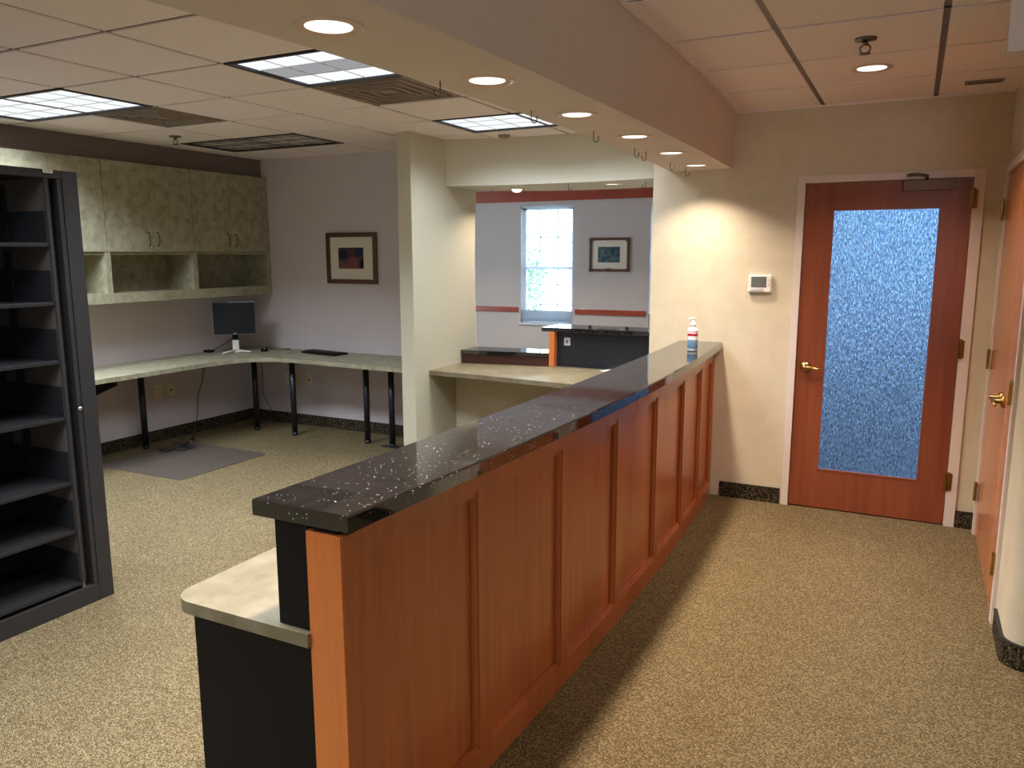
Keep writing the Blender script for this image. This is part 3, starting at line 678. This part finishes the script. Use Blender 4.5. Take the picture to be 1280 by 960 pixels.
# ------------------------------------------------------------------ entry door with textured glass
GX0, GX1, GZ0, GZ1 = -0.478, 0.118, 0.262, 1.936
mb = MB()
mb.box(-.692, DX0, YD - .018, YD + .145, 0, DZ + .045, .002).box(DX1, .332, YD - .018, YD + .145, 0, DZ + .045, .002).box(DX0, DX1, YD - .018, YD + .145, DZ, DZ + .045, .002)
mb.box(DX0, DX0 + .016, YD + .046, YD + .07, 0, DZ).box(DX1 - .016, DX1, YD + .046, YD + .07, 0, DZ).box(DX0, DX1, YD + .046, YD + .07, DZ - .016, DZ).box(DX0, DX1, YD + .05, YD + .14, 0, .012)
struct(mb, 'trim_6', 'trim', 'white painted frame around the wooden glass door')
yd0, yd1 = YD - .002, YD + .042
mb = MB().box(DX0 + .004, GX0, yd0, yd1, .008, DZ - .004).box(GX1, DX1 - .004, yd0, yd1, .008, DZ - .004).box(GX0, GX1, yd0, yd1, .008, GZ0).box(GX0, GX1, yd0, yd1, GZ1, DZ - .004)
dr = struct(mb, 'door_1', 'doorwood', 'reddish wood door with a tall textured glass pane')
MB().box(GX0, GX1, YD + .015, YD + .021, GZ0, GZ1).build('pane', 'doorglass', dr, label='textured glass pane')
bd = MB(); w = .010
bd.box(GX0, GX0 + w, yd0 - .004, YD + .014, GZ0, GZ1).box(GX1 - w, GX1, yd0 - .004, YD + .014, GZ0, GZ1).box(GX0 + w, GX1 - w, yd0 - .004, YD + .014, GZ0, GZ0 + w).box(GX0 + w, GX1 - w, yd0 - .004, YD + .014, GZ1 - w, GZ1)
bd.build('glass_bead', 'doorwood', dr)
ly = MB(); hx, hz = -.582, .940
ro = Matrix.Translation((hx, yd0, hz)) @ Matrix.Rotation(math.radians(90), 4, 'X')
ly.lathe(0, 0, [(.034, 0), (.034, .006), (.026, .014), (.014, .018), (.013, .050), (0, .052)], 28, ro)
ly.tube([(hx, yd0 - .045, hz), (hx + .03, yd0 - .048, hz + .001), (hx + .075, yd0 - .046, hz - .006), (hx + .105, yd0 - .040, hz - .004)], [.011, .010, .008, .007], 10)
ly.build('lever_handle', 'brass', dr)
MB().box(DX0 - .002, DX0 + .010, yd0 - .003, yd0 + .004, .90, .985, .001).build('strike_plate', 'bronze', dr)
for z in (1.975, 1.10, .285):
    hg = MB().lathe(DX1 + .006, YD - .022, [(.008, z - .055), (.008, z + .055), (.005, z + .062), (0, z + .063)], 12); hg.box(DX1 - .016, DX1 + .026, YD - .021, YD - .0175, z - .052, z + .052)
    hg.build('hinge', 'bronze', dr)
cl = MB().box(-.092, .182, yd0 - .055, yd0, 2.030, 2.088, .004); co = cl.build('door_closer', 'closer', dr, label='bronze painted closer body')
MB().tube([(.03, yd0 - .035, 2.088), (.03, yd0 - .038, 2.112), (-.02, yd0 - .09, 2.118), (-.06, yd0 - .05, 2.120), (-.07, yd0 - .02, 2.120)], .010, 8).build('closer_arm', 'pewter', co)

# thermostat
t = thing('thermostat', (-.892, YD, 1.41), 'white wall thermostat with grey display left of the wooden door', 'thermostat')
MB().box(-.966, -.818, YD - .028, YD - .0005, 1.412, 1.528, .008).build('housing', 'white', t)
MB().box(-.946, -.850, YD - .0305, YD - .027, 1.448, 1.516, .001).build('display', 'lcd', t)
MB().box(-.948, -.868, YD - .031, YD - .027, 1.421, 1.440, .002).build('door_flap', 'silver', t)
for k in range(2): MB().box(-.841, -.827, YD - .031, YD - .027, 1.462 + .028 * k, 1.478 + .028 * k, .002).build('button', 'trim', t)

# ------------------------------------------------------------------ closet double door in the right wall
mb = MB().box(XR - .016, XR + .14, CY0 - .055, CY0, 0, CZT + .045, .002).box(XR - .016, XR + .14, CY1, CY1 + .055, 0, CZT + .045, .002).box(XR - .016, XR + .14, CY0, CY1, CZT, CZT + .045, .002)
struct(mb, 'trim_7', 'trim', 'white painted frame around the pale wood double door')
ym = 4.47; xd0, xd1 = XR - .004, XR + .036
for nm, a, b2, hy, lab in (('door_2', ym + .005, CY1 - .004, CY1, 'far leaf of the pale wood double door in the right wall'), ('door_3', CY0 + .004, ym - .005, CY0, 'near leaf of the pale wood double door in the right wall')):
    d = struct(MB().box(xd0, xd1, a, b2, .008, CZT - .004), nm, 'closet', lab)
    for z in (1.90, 1.06, .27):
        s = 1 if hy == CY1 else -1
        hg = MB().lathe(XR - .022, hy - s * .0, [(.008, z - .055), (.008, z + .055), (.005, z + .062), (0, z + .063)], 12)
        hg.box(XR - .021, XR - .0165, min(hy, hy + s * .03), max(hy, hy + s * .03), z - .052, z + .052)
        hg.box(xd0 - .003, xd0 - .0002, min(hy, hy - s * .035), max(hy, hy - s * .035), z - .052, z + .052)
        hg.build('hinge', 'brass', d)
    s = 1 if hy == CY1 else -1; hy2 = ym + s * .055; hz = .955
    ro = Matrix.Translation((xd0, hy2, hz)) @ Matrix.Rotation(math.radians(-90), 4, 'Y')
    lv = MB().lathe(0, 0, [(.032, 0), (.032, .006), (.024, .014), (.013, .018), (.012, .052), (0, .054)], 24, ro)
    lv.tube([(xd0 - .046, hy2, hz), (xd0 - .048, hy2 + s * .04, hz), (xd0 - .044, hy2 + s * .10, hz - .004)], [.011, .009, .007], 10)
    lv.build('lever_handle', 'brass', d)

# ------------------------------------------------------------------ black shelving cabinet
SX0, SX1, SY0, SY1, SZ = -3.885, -3.435, 1.19, 2.393, 2.037
sh = thing('shelving_cabinet', ((SX0 + SX1) / 2, (SY0 + SY1) / 2, 0), 'tall charcoal steel open shelving cabinet at the left edge', 'shelving')
for s in (0, 1):
    ya, yb2 = (SY1 - .075, SY1) if s else (SY0, SY0 + .075)
    MB().box(SX0, SX1, ya, yb2, 0, SZ, .002).build('side_panel', 'steel', sh)
    ya, yb2 = (SY1 - .098, SY1 - .076) if s else (SY0 + .076, SY0 + .098)
    MB().box(SX1 - .07, SX1 - .004, ya, yb2, .09, 2.0, .002).build('door_post', 'steel', sh)
    ya, yb2 = (2.240, 2.252) if s else (SY0 + .141, SY0 + .153)
    li = MB().box(SX0 + .01, SX1 - .006, ya, yb2, .09, 2.0).build('inner_panel', 'liner', sh, label='taupe inside face')
    nose = MB().box(SX1 - .012, SX1 - .002, ya - .004, yb2 + .003, .12, 1.995, .002).build('inner_edge', 'steel', sh)
    ya, yb2 = (2.2535, 2.2945) if s else (SY0 + .0985, SY0 + .1405)
    MB().box(SX0 + .012, SX1 - .05, ya, yb2, .09, 2.0).build('door_pocket', 'dark', sh)
MB().box(SX0, SX1, SY0 + .0755, SY1 - .0755, 2.0, SZ, .001).build('top_panel', 'steel', sh)
MB().box(SX0, SX1, SY0 + .0755, SY1 - .0755, 0, .088, .001).build('base', 'steel', sh)
MB().box(SX0, SX0 + .009, SY0 + .08, SY1 - .08, .09, 2.0).build('back_panel', 'steel_in', sh)
yi0, yi1 = SY0 + .154, 2.239
for z in (1.716, 1.455, 1.190, .925, .616, .382, .122):
    m2 = MB().box(SX0 + .01, SX1 - .012, yi0, yi1, z - .012, z).box(SX1 - .016, SX1 - .008, yi0, yi1, z - .015, z + .002, .0015)
    so = m2.build('shelf', 'steel_in', sh)
    top = {1.716: 1.994, 1.455: 1.700, 1.190: 1.438, .925: 1.172, .616: .905, .382: .598, .122: .362}[z]
    dv = MB().box(SX0 + .012, SX1 - .02, yi1 - .008, yi1 - .001, z + .001, min(z + .142, top - .03)); dv.build('file_divider', 'dark', so)
    MB().box(-3.772, -3.722, yi1 - .014, yi1 - .009, z + .001, top - .012).build('slotted_upright', 'dark', so)
MB().lathe(0, 0, [(.010, 0), (.011, .004), (.009, .008), (0, .009)], 18, Matrix.Translation((SX1 - .004, 2.304, .955)) @ Matrix.Rotation(math.radians(90), 4, 'Y')).build('lock', 'chrome', sh)
tg = MB().box(SX1, SX1 + .001, 2.235, 2.278, 2.022, 2.036).build('sticker', 'white', sh, label='small white sticker')
ink = MB()
for k, wd in enumerate((.006, .004, .007, .005)): ink.box(SX1 + .001, SX1 + .0014, 2.242 + k * .008, 2.242 + k * .008 + wd * .8, 2.026, 2.032)
ink.build('print', 'ink', tg)

# ------------------------------------------------------------------ wall cabinets
CX = -5.62
units = [(3.275, 4.114, 'leftmost grey-green wall cabinet beside the black shelving'), (4.116, 4.957, 'middle grey-green wall cabinet with two doors over an open cubby'), (4.959, 5.845, 'right grey-green wall cabinet in the dark corner above the monitor')]
for a, b2, lab in units:
    u = thing('wall_cabinet', ((XL + CX) / 2, (a + b2) / 2, 1.285), lab, 'cabinet', 'wall cabinets')
    t = .022; c = MB()
    c.box(XL + .001, CX - .02, a, a + t, 1.285, 2.39).box(XL + .001, CX - .02, b2 - t, b2, 1.285, 2.39)
    c.box(CX - .02, CX, a, a + t, 1.285, 1.682).box(CX - .02, CX, b2 - t, b2, 1.285, 1.682)
    c.box(XL + .001, CX - .02, a + t, b2 - t, 1.34, 1.362).box(CX - .02, CX, a + t, b2 - t, 1.285, 1.365)
    c.box(XL + .001, CX - .02, a + t, b2 - t, 1.664, 1.684).box(XL + .001, CX - .02, a + t, b2 - t, 2.37, 2.39).box(XL + .001, XL + .012, a + t, b2 - t, 1.30, 2.37)
    c.build('body', 'laminate', u)
    mid = (a + b2) / 2 if b2 < 5.8 else 5.385
    for (p, q, s) in ((a + .0015, mid - .0015, 1), (mid + .0015, b2 - .0015 - (.05 if b2 > 5.8 else 0), -1)):
        d = MB().box(CX - .019, CX, p, q, 1.687, 2.388, .001).build('door', 'laminate', u)
        hy = q - .040 if s > 0 else p + .040
        MB().tube(smoothline([(CX, hy, 1.845), (CX + .022, hy - s * .003, 1.838), (CX + .030, hy - s * .004, 1.79), (CX + .022, hy - s * .003, 1.742), (CX, hy, 1.735)], 4), .0045, 8).build('handle', 'pewter', d)
    if b2 > 5.8: MB().box(CX - .019, CX, b2 - .05, YB - .001, 1.6865, 2.39).box(CX - .019, CX, b2 + .0005, YB - .001, 1.285, 1.6865).box(XL + .001, CX - .0195, b2 + .0005, YB - .001, 1.285, 2.39).build('filler', 'laminate', u)

# ------------------------------------------------------------------ corner desk
zt0, zt1 = .714, .75
inner = [(-5.342, 2.60), (-5.342, 4.55)] + [(p.x, p.y) for p in smoothline([(-5.342, 4.60, 0), (-5.325, 4.88, 0), (-5.25, 5.11, 0), (-5.08, 5.255, 0), (-4.80, 5.285, 0), (-4.45, 5.262, 0), (-4.10, 5.24, 0)], 5)] + [(-3.509, 5.222)]
poly = inner + [(-3.509, YB - .001), (XL + .001, YB - .001), (XL + .001, 2.60)]
dk = thing('corner_desk', (-5.3, 5.2, 0), 'grey-green laminate corner desk on black round legs along the office walls', 'desk')
MB().prism(poly, zt0, zt1).build('desktop', 'laminate', dk)
LEG = [(-5.84, 4.487, 'first desk leg from the black shelving, standing on the chair mat edge', 0), (-5.528, 5.484, 'desk leg in the corner below the computer monitor', 0), (-5.038, 5.463, 'desk leg right of the corner under the curved desk edge', 0), (-4.237, 5.511, 'second desk leg from the stub wall', 0), (-3.952, 5.489, 'desk leg with a foot plate next to the stub wall', 1)]
for x, y, lab, ft in LEG:
    zb = .006 if (ft or x == -5.84) else 0.001
    t = MB().lathe(x, y, [(.026, .02), (.026, zt0 - .012)], 20).build('leg', 'legs', dk)
    MB().lathe(x, y, [(.028, zt0 - .012), (.06, zt0 - .006), (.06, zt0 - .0005), (0, zt0 - .0005)], 20).build('top_plate', 'legs', t)
    MB().lathe(x, y, [(.0, zb), (.024, zb), (.027, zb + .006), (.027, .03)], 20).build('foot', 'legs', t)
    if ft: MB().box(x - .10, x + .06, y - .03, y + .03, 0.001, .008, .002).build('foot_plate', 'legs', t)
mb = MB(); vs = []
for y in (3.945, 3.985): vs += [(XL + .001, y, .713), (-5.46, y, .713), (-5.46, y, .66), (-5.62, y, .60), (XL + .001, y, .45)]
mb.add(vs, [(0, 1, 2, 3, 4), (9, 8, 7, 6, 5)] + [(i, 5 + i, 5 + (i + 1) % 5, (i + 1) % 5) for i in range(5)]); mb; t = mb.build('bracket', 'black', dk)
MB().box(XL + .001, XL + .012, 3.93, 4.0, .42, .713, .002).build('wall_plate', 'black', t)

# chair mat
rr = .04; pc = []
for cx, cy, a0 in ((-4.768 - rr, 4.82 - rr, 0), (-5.70 + rr, 4.83 - rr, 90), (-5.70 + rr, 3.93 + rr, 180), (-4.768 - rr, 3.932 + rr, 270)):
    pc += [(cx + rr * math.cos(math.radians(a0 + 15 * k)), cy + rr * math.sin(math.radians(a0 + 15 * k))) for k in range(7)]
MB().prism(pc, .0005, .004).build('chair_mat', 'mat', None, 'glossy taupe plastic chair mat on the carpet below the desk', 'chair mat')

# monitor
mx_, my_ = -5.63, 5.37
T = Matrix.Translation((mx_, my_, .75)) @ Matrix.Rotation(math.radians(45 - 90 + 90), 4, 'Z')   # local -y faces the room
t = thing('computer_monitor', (mx_, my_, .7505), 'dark screened flat monitor on white stand in the desk corner', 'monitor')
def lbox(mb, *q, bev=0.0): mb.box(*q, bev=bev, mat=T); return mb
lbox(MB(), -.190, .190, -.012, .040, .175, .478, bev=.004).build('case', 'silver', t, label='thin silver case edge')
lbox(MB(), -.186, .186, -.0165, -.0125, .180, .474).build('bezel', 'screen', t)
lbox(MB(), -.170, .170, -.0185, -.017, .197, .458).build('screen', 'screen', t)
lbox(MB(), -.012, .012, -.019, -.017, .184, .192).build('badge', 'silver', t)
nk = MB(); lbox(nk, -.030, .030, .045, .062, .010, .29, bev=.004); nk.build('stand_neck', 'white', t)
lbox(MB(), -.028, .028, .0405, .0445, .12, .22, bev=.001).build('neck_hinge', 'black', t)
ft = MB()
ft.tube([T @ Vector((0, .055, .018)), T @ Vector((-.09, -.05, .013)), T @ Vector((-.115, -.075, .010))], [.015, .010, .008], 10)
ft.tube([T @ Vector((0, .055, .018)), T @ Vector((.09, .0, .013)), T @ Vector((.130, -.02, .010))], [.015, .010, .008], 10)
lbox(ft, -.04, .04, .02, .09, .0015, .016, bev=.004); ft.build('stand_foot', 'white', t)
ML = smoothline([(-5.67, 5.43, .93), (-5.74, 5.40, .86), (-5.84, 5.34, .79), (-5.90, 5.31, .757)], 6)
MB().tube(ML, .004, 6).build('monitor_cable', 'cord', None, 'black cable running from the back of the monitor to the desk', 'cable')
MB().box(-5.95, -5.87, 5.27, 5.33, .7505, .772, .004).build('cable_adapter', 'black', None, 'small black adapter on the desk left of the monitor', 'adapter')
# mouse and keyboard
t = thing('computer_mouse', (-5.50, 5.60, .7505), 'black computer mouse on the desk right of the monitor', 'mouse')
bm = bmesh.new(); bmesh.ops.create_uvsphere(bm, u_segments=20, v_segments=12, radius=1)
for q in bm.verts: q.co = Vector((q.co.x * .036, q.co.y * .060, max(0, q.co.z) * .036))
MB().take(bm, Matrix.Translation((-5.50, 5.60, .7505)) @ Matrix.Rotation(.9, 4, 'Z'), True).build('shell', 'black', t)
MB().lathe(0, 0, [(.006, -.003), (.008, 0), (.006, .003)], 14, Matrix.Translation((-5.476, 5.578, .779)) @ Matrix.Rotation(math.radians(90), 4, 'Y')).build('wheel', 'silver', t)
MB().tube(smoothline([(-5.53, 5.65, .757), (-5.50, 5.72, .754), (-5.38, 5.76, .754), (-5.36, 5.80, .754), (-5.45, 5.83, .754)], 6), .0025, 6).build('mouse_cord', 'cord', None, 'thin black mouse cord lying on the desk against the wall', 'cable')
KB = Matrix.Translation((-4.85, 5.70, .7505)) @ Matrix.Rotation(math.radians(-9), 4, 'Z')
t = thing('keyboard', (-4.85, 5.70, .7505), 'black computer keyboard on the desk under the flower print', 'keyboard')
MB().box(-.225, .225, -.085, .085, .001, .018, .004, KB).build('base', 'black', t)
ks = MB()
for rrow in range(5):
    for c_ in range(15): ks.box(-.212 + c_ * .0195, -.212 + c_ * .0195 + .0165, -.058 + rrow * .021, -.058 + rrow * .021 + .0175, .018, .025, 0.0015, KB)
    for c_ in range(5): ks.box(.098 + c_ * .0225, .098 + c_ * .0225 + .017, -.058 + rrow * .021, -.058 + rrow * .021 + .0175, .018, .025, 0.0015, KB)
ks.build('keys', 'steel_in', t)

# cables below the desk
cb = smoothline([(-5.82, 5.20, .713), (-5.85, 5.17, .60), (-5.83, 5.13, .50), (-5.86, 5.10, .38), (-5.83, 5.05, .22), (-5.82, 5.00, .08), (-5.78, 4.95, .012), (-5.72, 4.88, .010)], 6)
t = thing('power_cord', (-5.72, 4.88, .005), 'black power cord hanging from the desk to the chair mat', 'cable')
MB().tube(cb, .004, 6).build('cord', 'cord', t)
MB().tube([(-5.74, 4.905, .012), (-5.69, 4.835, .012)], .010, 8).build('plug', 'cord', t)
MB().tube([(-5.69, 4.835, .012), (-5.682, 4.823, .012)], .006, 8).build('prongs', 'silver', t)
pts = []
for k in range(40):
    a = k * .55; q = .085 + .05 * math.sin(k * 1.7)
    pts.append((-5.58 + .9 * q * math.cos(a) + .02 * math.sin(k), 4.60 + 1.3 * q * math.sin(a), .009 + .008 * (k % 3)))
pts += [(-5.64, 4.74, .012), (-5.70, 4.80, .012)]
MB().tube(smoothline(pts, 4), .0032, 6).build('coiled_cable', 'cord', None, 'tangled thin black cable heaped on the chair mat', 'cable')
MB().tube(smoothline([(-5.45, 5.50, .713), (-5.44, 5.50, .55), (-5.47, 5.53, .35), (-5.42, 5.56, .20), (-5.44, 5.60, .05), (-5.50, 5.66, .008)], 6), .0035, 6).build('hanging_cable', 'cord', None, 'thin black cable hanging behind the desk leg in the corner', 'cable')

# outlets
def outlet(p, ax, label, jack=False):
    t = thing('wall_outlet', p, label, 'outlet', 'office wall outlets'); x, y, z = p
    def bx_(u0, u1, d0, d1, z0, z1, bev=0):
        return MB().box(x + d0, x + d1, y + u0, y + u1, z + z0, z + z1, bev) if ax == 'x' else MB().box(x + u0, x + u1, y - d1, y - d0, z + z0, z + z1, bev)
    bx_(-.037, .037, .0005, .006, -.058, .058, .002).build('plate', 'plate', t)
    if jack: bx_(-.009, .009, .006, .009, -.012, .006, .001).build('jack', 'holes', t)
    else:
        for zz in (-.022, .022):
            s = bx_(-.016, .016, .006, .0075, zz - .014, zz + .014, .003).build('socket', 'plate', t)
            m2 = bx_(-.008, -.005, .0075, .008, zz - .002, zz + .008); 
            for u in (.005,):
                q = bx_(u, u + .003, .0075, .008, zz - .002, zz + .008); m2.add(q.v, q.f)
            m2.build('slots', 'holes', s)
outlet((XL, 4.76, .45), 'x', 'beige power outlet on the left wall below the desk')
outlet((XL, 4.90, .45), 'x', 'dark-holed jack plate right of the beige outlet on the left wall', True)
outlet((-5.46, YB, .455), 'y', 'beige power outlet on the back wall under the desk near the corner')
outlet((-5.20, YB, .46), 'y', 'jack plate on the back wall under the desk right of the outlet', True)

# ------------------------------------------------------------------ outside
struct(MB().box(-25, 25, YD + .15, 15.5, -.30, -.13), 'ground_near', 'pave')
struct(MB().box(-40, 40, 15.5, 80, -.30, -.13), 'ground_far', 'lot')
def tree(x, y, h, rad, nleaf, label, name='leafy_tree'):
    t = thing(name, (x, y, -.13), label, 'tree' if 'tree' in name else 'shrub', 'plants outside')
    MB().tube([(x, y, -.13), (x + .05, y, h * .4), (x, y + .05, h * .75)], [.10 * rad, .07 * rad, .03 * rad], 8).build('trunk', 'bark', t)
    lf = MB(); rn = random.Random(int(x * 100 + y))
    for _ in range(nleaf):
        while True:
            p = Vector((rn.uniform(-1, 1), rn.uniform(-1, 1), rn.uniform(-1, 1)))
            if p.length < 1: break
        c = Vector((x, y, h * .62)) + Vector((p.x * rad, p.y * rad, p.z * h * .42)); s = rn.uniform(.05, .11)
        a = Vector((rn.uniform(-1, 1), rn.uniform(-1, 1), rn.uniform(-1, 1))).normalized(); b3 = a.orthogonal().normalized()
        lf.add([c - a * s, c + b3 * s * .5, c + a * s, c - b3 * s * .5], [(0, 1, 2, 3)])
    o = lf.build('foliage', 'leaf', t); sm = o.modifiers.new('thickness', 'SOLIDIFY'); sm.thickness = .004
tree(-7.0, 14.2, 1.9, .55, 420, 'loose green shrub outside the lobby window', 'leafy_shrub')
tree(-6.6, 17.5, 6.0, 1.1, 420, 'tall tree outside at the right of the lobby window')
tree(-2.4, 14.5, 5.5, 1.4, 500, 'blurred green tree outside behind the textured glass door')
